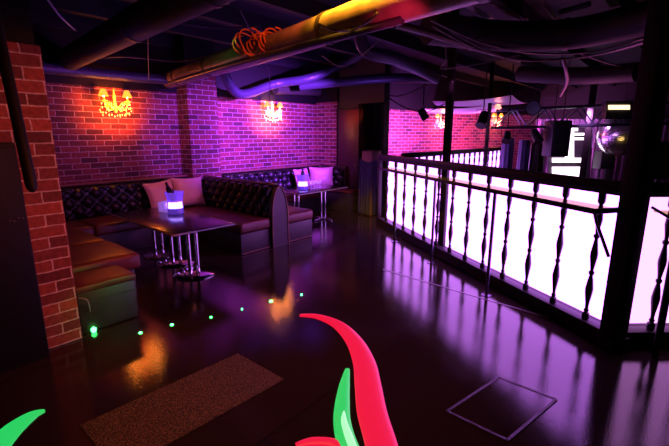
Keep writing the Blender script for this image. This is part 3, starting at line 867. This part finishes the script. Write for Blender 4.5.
for k, (x0, y0, x1, y1, m_, lb) in enumerate(((463, 3, 497, 22, 'canopy', 'pale pink batten near the slim post'), (492, 2, 526, 20, 'pipe', 'brown batten right of the pale one'), (538, -4, 556, 18, 'pipe', 'brown batten above the big lagged duct'), (560, 12, 590, 4, 'dark_wall', 'dark batten above the cable bundle'))):
    a = at_z(x0, y0, 2.98); c_ = at_z(x1, y1, 2.98)
    bm = new(); add_tube(bm, [a, c_], .03, 4); tag(obj('ceiling_batten', bm, M[m_], origin=a), lb + ' on the ceiling', 'batten', 'ceiling battens')
def cable(pts, r, lab, m='cable'):
    bm = new(); add_tube(bm, spline(pts, 10), r, 6); tag(obj('ceiling_cable', bm, M[m], origin=pts[0]), lab, 'cable', 'loose cables')
cable(PZ([(430, 20, 2.6), (480, 42, 2.6), (530, 53, 2.6), (590, 52, 2.6), (660, 34, 2.6)]), .012, 'uppermost of the swagged cables at upper right')
cable(PZ([(432, 26, 2.6), (480, 50, 2.58), (525, 59, 2.58), (585, 57, 2.58), (660, 39, 2.58)]), .012, 'lowest of the swagged cables at upper right')
cable(PZ([(450, 32, 2.6), (500, 56, 2.56), (540, 61, 2.56), (600, 54, 2.56), (660, 37, 2.56)]), .009, 'middle one of the swagged cables at upper right')
cable([at_d(578, 53, 5.6), at_d(610, 64, 5.6), at_d(642, 70, 5.6)], .008, 'pale cable sagging to the timber post', 'cable_pale')
cable([at_d(563, 58, 5.7), at_d(566, 70, 5.8), at_d(567, 82, 6.0), at_d(560, 96, 6.2)], .022, 'fat pinkish cable bundle hanging down to the truss', 'panelpink' )
cable([at_d(322, 56, 5.0), at_d(345, 66, 5.2), at_d(380, 40, 5.0)], .005, 'thin cable between the flexible ducts', 'cable_pale')
cable([at_d(445, 40, 5.2), at_d(446, 60, 5.2), at_d(443, 69, 5.2), at_d(490, 62, 5.2), at_d(520, 55, 5.2)], .006, 'thin cable hooked beside the slim post', 'cable_pale')
cable([at_d(380, 92, 8.5), at_d(398, 96, 8.5), at_d(420, 88, 8.4), at_d(440, 78, 8.2)], .012, 'dark cable looped left of the slim post')
cable([at_d(384, 94, 8.6), at_d(402, 106, 8.6), at_d(425, 112, 8.6), at_d(444, 104, 8.6)], .012, 'lower looped cable before the far brick wall')
cable([at_d(150, 0, 4.2), at_d(148, 40, 4.8), at_d(149, 80, 5.6)], .006, 'thin vertical cord above the near booth')
cable([at_d(240, 10, 4.8), at_d(268, 70, 5.6), at_d(269, 105, 6.5)], .005, 'thin cord dropping toward the far sconce')
cable([at_d(45, -4, 3.6), at_d(60, 16, 3.8), at_d(75, 30, 4.2)], .008, 'short pale cord near the upper left corner', 'cable_pale')
cable(PZ([(60, 62, 2.6), (120, 57, 2.6), (185, 61, 2.6), (250, 40, 2.6)]), .01, 'thin line strung below the lagged duct', 'cable')
cable(PZ([(150, 20, 2.9), (215, 28, 2.9), (260, 26, 2.9)]), .01, 'thin line strung right of the lagged duct', 'cable')
# joists across the dark ceiling
for k in range(9):
    y = -1.2 + k * .95
    bm = new(); add_box(bm, -1, 14.5, y, y + .10, 2.96, 3.15)
    o = struct('trim_%d' % (k + 10), bm, M['ceiling'])

# canopy sheets above the dance floor
def sheet(label, corners, th=.02):
    bm = new(); n = 10; g_ = []
    c0, c1, c2, c3 = corners
    for i in range(n + 1):
        r = []
        for j in range(n + 1):
            u = i / n; v = j / n
            p = c0.lerp(c1, u).lerp(c3.lerp(c2, u), v)
            p.z -= .10 * math.sin(PI * u) * .5 + .05 * math.sin(v * PI)
            r.append(bm.verts.new(p))
        g_.append(r)
    for i in range(n):
        for j in range(n): bm.faces.new([g_[i][j], g_[i + 1][j], g_[i + 1][j + 1], g_[i][j + 1]])
    bmesh.ops.solidify(bm, geom=bm.faces[:], thickness=th)
    tag(obj('canopy_sheet', bm, M['canopy'], origin=c0), label, 'canopy', 'pale sheets under the far ceiling')
sheet('pale violet sheet hung highest under the far ceiling', [at_d(432, 101, 9.0), at_d(512, 95, 8.6), at_d(528, 103, 11), at_d(440, 105, 11)])
sheet('pale violet sheet hung lower under the far ceiling', [at_d(424, 108, 9.4), at_d(500, 104, 9.6), at_d(505, 111, 11.5), at_d(432, 112, 11.5)])

# ------------------------------------------------------------------ truss and stage things
g = thing('lighting_truss', 'horizontal steel lighting truss above the stage area', 'truss', at_d(560, 125, 8.5))
A = at_d(494, 128, 8.6); Bq = at_d(700, 123, 8.2); A2 = at_d(500, 110, 8.6); B2 = at_d(700, 101, 8.2)
off = Vector((UX, UY, 0)) * .20
for p, q in ((A, Bq), (A2, B2), (A + off, Bq + off), (A2 + off, B2 + off)):
    bm = new(); add_tube(bm, [p, q], .028, 10); obj('chord', bm, M['steel'], g)
nseg = 12
for k in range(nseg):
    u0, u1 = k / nseg, (k + 1) / nseg
    for o_ in (Vector((0, 0, 0)), off):
        p, q = (A.lerp(Bq, u0) + o_, A2.lerp(B2, u1) + o_) if k % 2 == 0 else (A2.lerp(B2, u0) + o_, A.lerp(Bq, u1) + o_)
        bm = new(); add_tube(bm, [p, q], .014, 6); obj('brace', bm, M['steel'], g)
# par lamps
def par(label, p, aim, r=.09, L=.24, lens='flange'):
    g = thing('stage_lamp', label, 'stage lamp', p, group='stage lamps')
    d_ = (Vector(aim) - Vector(p)).normalized()
    bm = new(); add_tube(bm, [p - d_ * L * .5, p - d_ * L * .42, p + d_ * L * .2, p + d_ * L * .5], [r * .5, r * .8, r * .9, r], 16); obj('housing', bm, M['speaker'], g)
    bm = new(); add_tube(bm, [p + d_ * L * .5, p + d_ * (L * .5 + .006)], r * .88, 16); obj('lens', bm, M[lens], g)
    s_ = d_.cross(Vector((0, 0, 1))).normalized() * (r + .02)
    bm = new(); add_tube(bm, [p + s_, p + s_ + Vector((0, 0, .18)), p - s_ + Vector((0, 0, .18)), p - s_], .008, 6); obj('yoke', bm, M['speaker'], g)
    bm = new(); add_tube(bm, [p + Vector((0, 0, .18)), Vector((p.x, p.y, 2.97))], .012, 6); obj('hook', bm, M['speaker'], g)
par('black stage lamp hanging before the far brick wall at left', at_d(423, 114, 9.0), at_d(445, 150, 9.0))
par('black stage lamp tilted, hanging from left end of the truss', at_d(483, 119, 8.4), at_d(473, 150, 8.0), .11, .34)
par('dark stage lamp clustered under the truss, left one', at_d(507, 137, 8.5), at_d(500, 170, 8.0))
par('dark stage lamp clustered under the truss, right one', at_d(536, 136, 8.5), at_d(550, 165, 8.0), .10, .3)
par('round faced stage lamp seated on top of the truss', at_d(533, 108, 8.5), Vector((0, 0, 1.6)), .14, .2, 'steel')
# stage figures of dark gear: speaker stack, booth, window
def speaker(label, p, w, dpt, h, rz, hang=True):
    g = thing('loudspeaker', label, 'speaker', p, rz, 'loudspeakers')
    bm = new(); add_box(bm, -dpt / 2, dpt / 2, -w / 2, w / 2, -h / 2, h / 2, bev=.012); obj('cabinet', bm, M['speaker'], g, local=True)
    bm = new(); add_box(bm, -dpt / 2 - .01, -dpt / 2, -w / 2 + .02, w / 2 - .02, -h / 2 + .02, h / 2 - .02, bev=.004); obj('grille', bm, M['grille'], g, local=True)
    for sy in (-w / 4, w / 4):
        bm = new()
        if hang: add_tube(bm, [(0, sy, h / 2 - .01), (0, sy, 3.15 - p.z)], .008, 6)
        else: add_tube(bm, [(0, sy, -h / 2 + .01), (0, sy, -p.z)], .02, 8)
        obj('hanging_rod' if hang else 'stand_pole', bm, M['speaker'], g, local=True)
    return g
speaker('big black loudspeaker hanging under the truss left of the bright window', at_d(556.5, 138.5, 8.3), .36, .36, .70, AL)
speaker('small black loudspeaker below and left of the mirror ball', at_d(604, 160, 9.85), .33, .3, .42, AL, False)
speaker('dark loudspeaker right of the timber post', at_d(655, 160, 7.0), .34, .3, .62, AL, False)
# lit window with shelf bars
g = thing('lit_backdrop', 'white glowing backdrop with dark shelf bars behind the stage', 'backdrop', at_d(575, 150, 10.4))
def facing(bm, x0, x1, y0, y1, dep, th=.05):
    a = at_d(x0, y1, dep); c_ = at_d(x1, y1, dep); e = at_d(x1, y0, dep); f_ = at_d(x0, y0, dep)
    add_prism(bm, [a, c_, e, f_], Vector((UX, UY, 0)) * th)
for (x0, x1, y0, y1) in ((566, 574, 128, 160), (575, 586, 133, 135.4), (575, 586, 137.6, 140), (553, 582, 158, 162.5), (553, 581, 167, 178), (566, 578, 128, 131)):
    bm = new(); facing(bm, x0, x1, y0, y1, 10.4); obj('light_pane', bm, M['white_glow'], g)
bm = new(); facing(bm, 548, 590, 126, 182, 10.48); obj('back_board', bm, M['dark_wall'], g)
# sequin curtain
M['sequin'] = mat('violet_bead_curtain', (.45, .28, .45), .35, metal=.4, bump=1.0, bscale=60, var=.6, vscale=45)
bm = new(); rows = []
pa = at_d(535, 130, 10.9); pb_ = at_d(690, 130, 10.9)
for k in range(121):
    p = pa.lerp(pb_, k / 120); o_ = Vector((UX, UY, 0)) * .04 * math.sin(k * 1.3)
    rows.append([bm.verts.new((p.x + o_.x, p.y + o_.y, z)) for z in (.0, 1.0, 2.0)])
for k in range(120):
    for j in range(2): bm.faces.new([rows[k][j], rows[k + 1][j], rows[k + 1][j + 1], rows[k][j + 1]])
bmesh.ops.solidify(bm, geom=bm.faces[:], thickness=.01)
tag(obj('bead_curtain', bm, M['sequin'], origin=pa), 'shimmering violet curtain behind the mirror ball', 'curtain')
# draped stands (dark violet cloth columns)
M['violet_cloth'] = mat('violet_cloth', (.13, .10, .26), .7, sheen=.3)
def drape_col(label, x0, x1, ytop, dep, m):
    a = at_d(x0, ytop, dep); c_ = at_d(x1, ytop, dep); w = (c_ - a).length; ce = (a + c_) / 2
    bm = new(); rings = []
    for j in range(10):
        z = ce.z * j / 9; r = []
        for k in range(40):
            an = 2 * PI * k / 40; rr = w / 2 * (1.12 - .12 * j / 9) * (1 + .06 * math.sin(an * 9))
            r.append(bm.verts.new((ce.x + rr * math.cos(an), ce.y + rr * math.sin(an), z)))
        rings.append(r)
    for j in range(9):
        for k in range(40): bm.faces.new([rings[j][k], rings[j][(k + 1) % 40], rings[j + 1][(k + 1) % 40], rings[j + 1][k]])
    bm.faces.new(rings[0][::-1]); bm.faces.new(rings[-1])
    tag(obj('draped_stand', bm, M[m], origin=(ce.x, ce.y, 0)), label, 'stand', 'cloth covered stands')
drape_col('violet cloth covered stand at the end of the distant railing', 503, 514, 138, 9.0, 'violet_cloth')
drape_col('violet cloth covered stand in the middle under the truss', 520, 530, 140, 9.2, 'violet_cloth')
drape_col('brown cloth covered stand left of the hanging loudspeaker', 532, 545, 143, 9.2, 'door')
# dark uprights
for (x, w, lab) in ((487, .07, 'slim dark upright at left end of the truss'), (446, .06, 'thin dark upright right of the left far sconce'), (587, .12, 'dark upright right of the bright backdrop'), (614, .10, 'dark upright under the mirror ball')):
    p = at_d(x, 140, 10.2 if x == 614 else 9.4); bm = new(); add_box(bm, p.x - w / 2, p.x + w / 2, p.y - w / 2, p.y + w / 2, 0, 3.15 if x < 590 else 1.7, bev=.005)
    tag(obj('upright', bm, M['post'], origin=(p.x, p.y, 0)), lab, 'post', 'far uprights')
# mirror ball
mb = at_d(620, 136, 9.2); R = .44
g = thing('mirror_ball', 'large mirror ball reflecting violet and gold beside the timber post', 'mirror ball', mb)
bm = new(); bmesh.ops.create_uvsphere(bm, u_segments=44, v_segments=26, radius=R, matrix=Matrix.Translation(mb)); o = obj('ball', bm, M['mirror'], g, smooth=False)
bm = new(); add_tube(bm, [mb + Vector((0, 0, R - .01)), mb + Vector((0, 0, R + .05))], .05, 12); obj('cap', bm, M['steel'], g)
bm = new(); add_tube(bm, [mb + Vector((0, 0, R + .04)), Vector((mb.x, mb.y, 3.15))], .008, 6); obj('hanging_rod', bm, M['steel'], g)
# little amber display
g = thing('display_box', 'small box with a bright cream display above the mirror ball', 'display', at_d(620, 107, 8.4))
bm = new(); facing(bm, 606, 634, 101, 119, 8.05, .12); obj('housing', bm, M['speaker'], g)
bm = new(); facing(bm, 609, 630, 105, 109.5, 8.02, .02); obj('screen', bm, M['amber'], g)

# ------------------------------------------------------------------ floor things
# speckled mat
m0 = at_z(80, 426); m1 = at_z(238, 354); m2 = at_z(284, 380)
m3 = m0 + (m2 - m1)
bm = new(); add_prism(bm, [Vector((p.x, p.y, .0005)) for p in (m0, m1, m2, m3)], (0, 0, .006))
tag(obj('floor_mat', bm, M['speckle'], smooth=False, origin=(m0 + m2) / 2), 'speckled brown mat strip lying on the dark floor', 'mat')
# floor hatch at the right
h0 = at_z(447, 412); h1 = at_z(499, 378); h2 = at_z(556, 400); h3 = h0 + (h2 - h1)
g = thing('floor_hatch', 'square metal framed hatch set in the floor at right', 'hatch', (h0 + h2) / 2)
bm = new(); add_prism(bm, [Vector((p.x, p.y, .0005)) for p in (h0, h1, h2, h3)], (0, 0, .004)); obj('lid', bm, M['floor'], g, smooth=False)
for p, q in ((h0, h1), (h1, h2), (h2, h3), (h3, h0)):
    d_ = (q - p).normalized(); nrm = Vector((-d_.y, d_.x, 0)) * .008
    bm = new(); add_prism(bm, [p - nrm, q - nrm, q + nrm, p + nrm], (0, 0, .008)); obj('frame_strip', bm, mat('worn_frame_metal', (.07, .055, .065), .4, metal=.6, bump=.6), g, smooth=False)
# floor seam strip by the ledge
p, q = at_z(383, 269.5), at_z(560, 321)
d_ = (q - p).normalized(); nrm = Vector((-d_.y, d_.x, 0)) * .008
bm = new(); add_prism(bm, [p - nrm, q - nrm, q + nrm, p + nrm], (0, 0, .004))
tag(obj('joint_strip', bm, mat('joint_strip_metal', (.30, .25, .30), .3, metal=.8), smooth=False, origin=p), 'thin metal joint strip in the floor beside the ledge legs', 'strip')
# green laser spots on the floor, built as small glowing bodies
GD = [(94, 332, .020, 'big green laser spot at the foot of the left brick pillar'), (140.5, 333, .013, 'green laser spot on the floor, second from the left brick pillar'), (172, 325, .014, 'green laser spot on the floor, third from the left brick pillar'),
      (211, 317.5, .010, 'green laser spot on the floor, fourth from the left brick pillar'), (242, 309.5, .007, 'smallest green laser spot on the floor, fifth from the left brick pillar'),
      (271, 301.5, .016, 'green laser spot beside the orange glint on the floor'), (301.5, 295, .011, 'green laser spot on the floor, seventh from the left brick pillar')]
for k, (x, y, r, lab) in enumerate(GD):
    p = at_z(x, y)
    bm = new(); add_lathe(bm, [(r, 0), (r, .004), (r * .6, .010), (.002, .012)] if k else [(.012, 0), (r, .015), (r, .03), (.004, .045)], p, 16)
    tag(obj('light_dot', bm, M['green'], origin=p), lab, 'light', 'green laser spots')
p0 = at_y(78.5, 298, 3.46); pe = at_z(94, 332); pe.z = .03
bm = new(); add_tube(bm, spline([p0, p0 + Vector((.05, -.03, -.03)), pe + Vector((-.0, .02, .12)), pe], 8), .0045, 6)
tag(obj('pale_cord', bm, M['cable_pale'], origin=p0), 'thin pale cord from the left brick pillar to the big green laser spot', 'cord')
# light streaks
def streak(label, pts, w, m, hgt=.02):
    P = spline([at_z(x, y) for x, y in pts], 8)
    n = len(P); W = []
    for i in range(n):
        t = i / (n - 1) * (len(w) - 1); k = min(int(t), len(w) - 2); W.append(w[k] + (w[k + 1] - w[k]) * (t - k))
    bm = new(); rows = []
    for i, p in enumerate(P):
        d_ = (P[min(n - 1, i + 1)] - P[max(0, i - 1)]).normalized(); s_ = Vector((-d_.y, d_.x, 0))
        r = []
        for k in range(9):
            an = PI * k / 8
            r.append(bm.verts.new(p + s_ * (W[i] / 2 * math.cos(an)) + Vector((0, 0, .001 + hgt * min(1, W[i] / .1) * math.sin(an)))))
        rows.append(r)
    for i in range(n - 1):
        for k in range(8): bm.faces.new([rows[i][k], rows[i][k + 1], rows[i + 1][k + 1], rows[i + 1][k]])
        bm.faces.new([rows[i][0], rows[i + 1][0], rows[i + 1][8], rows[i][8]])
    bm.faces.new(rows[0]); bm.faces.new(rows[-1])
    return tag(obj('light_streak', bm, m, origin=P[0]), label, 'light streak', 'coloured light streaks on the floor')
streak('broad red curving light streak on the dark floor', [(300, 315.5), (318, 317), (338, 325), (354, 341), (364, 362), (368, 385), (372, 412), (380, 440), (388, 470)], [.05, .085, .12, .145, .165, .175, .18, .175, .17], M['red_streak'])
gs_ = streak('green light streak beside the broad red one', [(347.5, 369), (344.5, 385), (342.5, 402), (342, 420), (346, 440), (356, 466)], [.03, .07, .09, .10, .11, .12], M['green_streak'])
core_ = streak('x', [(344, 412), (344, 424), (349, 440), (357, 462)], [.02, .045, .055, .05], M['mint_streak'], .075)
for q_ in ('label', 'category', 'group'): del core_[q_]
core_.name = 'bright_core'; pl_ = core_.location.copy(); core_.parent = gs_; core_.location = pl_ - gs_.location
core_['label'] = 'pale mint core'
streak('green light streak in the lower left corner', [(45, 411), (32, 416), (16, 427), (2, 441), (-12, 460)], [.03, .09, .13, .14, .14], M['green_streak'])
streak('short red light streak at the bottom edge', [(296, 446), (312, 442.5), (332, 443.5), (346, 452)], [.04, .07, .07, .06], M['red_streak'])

# ------------------------------------------------------------------ lights
def spot(name, loc, aim, col, e, size=60, blend=.8, r=.05):
    l = bpy.data.lights.new(name, 'SPOT'); l.energy = e; l.color = col; l.spot_size = math.radians(size); l.spot_blend = blend; l.shadow_soft_size = r
    o = bpy.data.objects.new(name, l); COL.objects.link(o); o.location = loc
    o.rotation_euler = (Vector(aim) - Vector(loc)).to_track_quat('-Z', 'Y').to_euler(); return o
def point(name, loc, col, e, r=.04):
    l = bpy.data.lights.new(name, 'POINT'); l.energy = e; l.color = col; l.shadow_soft_size = r
    o = bpy.data.objects.new(name, l); COL.objects.link(o); o.location = loc; return o
def area(name, loc, aim, col, e, sx, sy):
    l = bpy.data.lights.new(name, 'AREA'); l.shape = 'RECTANGLE'; l.size = sx; l.size_y = sy; l.energy = e; l.color = col
    o = bpy.data.objects.new(name, l); COL.objects.link(o); o.location = loc
    o.rotation_euler = (Vector(aim) - Vector(loc)).to_track_quat('-Z', 'Y').to_euler(); return o
OR = (1.0, .30, .05)
spot('sconce_glow', (S1.x, WY - .45, S1.z - .02), (S1.x, WY, S1.z - .03), (1.0, .14, .010), 120, 125, 1.0, .10)
for S_, e_ in ((S1, 6), (S2, 6)):
    for dx_ in (-.16, .16): point('candle_glow', (S_.x + dx_, WY - .26, S_.z - .06), (1.0, .26, .03), e_, .05)
spot('sconce_glow', (S2.x, WY - .45, S2.z - .02), (S2.x, WY, S2.z - .03), (1.0, .34, .12), 210, 115, 1.0, .10)
for p in (FS1, FS2): point('sconce_glow', p - fn * .25 - Vector((0, 0, .1)), (1, .25, .10), 26)
spot('violet_wash', (5.2, 3.9, 2.35), (5.55, 6.5, 1.55), (.32, .055, 1.0), 2300, 80)
spot('violet_wash', (3.5, 3.6, 2.35), (4.0, 6.2, 1.6), (.34, .055, 1.0), 850, 45)
spot('plum_wash', (2.2, 3.9, 2.3), (2.4, 6.5, 1.4), (.60, .05, .55), 45, 85)
spot('end_red_wash', (5.5, 4.4, 2.3), (7.05, 6.0, 1.2), (1.0, .10, .12), 60, 45)
spot('stub_red_wash', (1.5, .9, 1.9), (.85, 3.47, 1.0), (1.0, .17, .045), 110, 62)
spot('floor_red_wash', (1.7, 1.9, 2.9), (1.9, 2.0, 0), (1.0, .22, .06), 130, 80)
spot('bench_red_wash', (2.5, 2.6, 2.3), (1.2, 4.2, .45), (1.0, .08, .02), 75, 45)
spot('green_wash', (1.9, 2.2, .6), (1.22, 3.5, .22), (.1, 1.0, .10), 22, 30)
spot('pillow_red', (3.0, 4.4, 2.2), (3.2, 6.05, .72), (1.0, .20, .08), 60, 30)  # unseen spot added to redden the near pillows
spot('violet_side', (5.0, 2.2, 2.3), (4.1, 4.4, .4), (.85, .14, .9), 190, 50)
spot('end_violet', (5.5, 3.3, 2.2), (6.75, 5.1, .28), (.7, .16, 1.0), 70, 28)  # unseen spot added to lift the dark box end of the end bench
spot('duct_blue_up', (3.9, 3.4, 1.2), (3.4, 5.2, 2.6), (.22, .06, 1.0), 40, 110)
spot('duct_blue_up', (2.2, 3.2, 1.3), (1.9, 5.0, 2.6), (.22, .08, 1.0), 28, 110)
spot('duct_blue_up', (6.2, 4.2, 1.5), (5.8, 4.6, 2.7), (.25, .08, 1.0), 30, 130)
pp = at_z(425, -4, 2.45)
pa_, pb2_ = at_z(322, 30, 2.45), at_z(440, -8.5, 2.45)
for k in range(9):
    pp = pa_.lerp(pb2_, k / 8)
    spot('pipe_amber', pp + Vector((-.24, -.20, .33)), pp + Vector((-.02, -.02, .07)), (1.0, .45, .02), 60 + 75 * k if k < 7 else 420, 44, .9)  # row of unseen spots added to light the top of the pipe
spot('pipe_red', at_z(400, 60, 2.0), at_z(405, 8, 2.45), (1.0, .03, .12), 26, 42)
pp2 = at_z(280, 42, 2.45)
spot('cord_orange', pp2 + Vector((-.35, -.6, .40)), pp2, (1.0, .20, .04), 30, 70)
pp3 = at_z(228, 54, 2.45)
spot('pipe_green', pp3 + Vector((-.3, -.5, .05)), pp3, (.05, 1.0, .10), 9, 26)
fc = at_d(440, 130, 10)
spot('far_pink_wash', at_d(420, 134, 9.5), on_far(420, 128)[0], (.64, .12, 1.0), 800, 150)
spot('far_pink_wash', at_d(475, 134, 10.2), on_far(478, 126)[0], (1.0, .12, .60), 480, 150)
spot('canopy_violet', at_d(480, 150, 9.0), at_d(475, 100, 9.6), (.55, .30, 1.0), 45, 90)
spot('stage_violet', at_d(585, 112, 9.25), at_d(590, 160, 10.9), (.75, .30, 1.0), 260, 130)
spot('truss_violet', at_d(560, 140, 6.5), at_d(560, 115, 8.5), (.55, .30, 1.0), 10, 80)
spot('ceiling_plum', (7.0, 1.2, 1.6), (5.5, 0.8, 3.0), (.8, .15, .55), 25, 130)
spot('ball_gold', at_d(628, 160, 7.6), mb, (1.0, .62, .15), 18, 40)  # unseen spot added to put gold on the ball
spot('ball_violet', at_d(575, 118, 8.2), mb, (.65, .25, 1.0), 60, 40)
spot('door_red', (6.0, 4.4, 2.2), (7.05, 5.42, 1.95), (1.0, .08, .02), 260, 20)

w = bpy.data.worlds.new('World'); SC.world = w; w.use_nodes = True
w.node_tree.nodes['Background'].inputs[0].default_value = (.02, .008, .03, 1)
w.node_tree.nodes['Background'].inputs[1].default_value = .10

# ------------------------------------------------------------------ camera
cam = bpy.data.cameras.new('camera'); co = bpy.data.objects.new('camera', cam); COL.objects.link(co)
cam.sensor_width = 36; cam.lens = F / 669 * 36; cam.clip_start = .02; cam.clip_end = 100
co.location = (0, 0, H); co.rotation_euler = (math.radians(90) - TH, 0, AL - PI / 2)
SC.camera = co
SC.view_settings.view_transform = 'Standard'
SC.view_settings.look = 'None'
SC.view_settings.exposure = 0.0
SC.view_settings.gamma = 1.0
SC.view_settings.use_curve_mapping = False
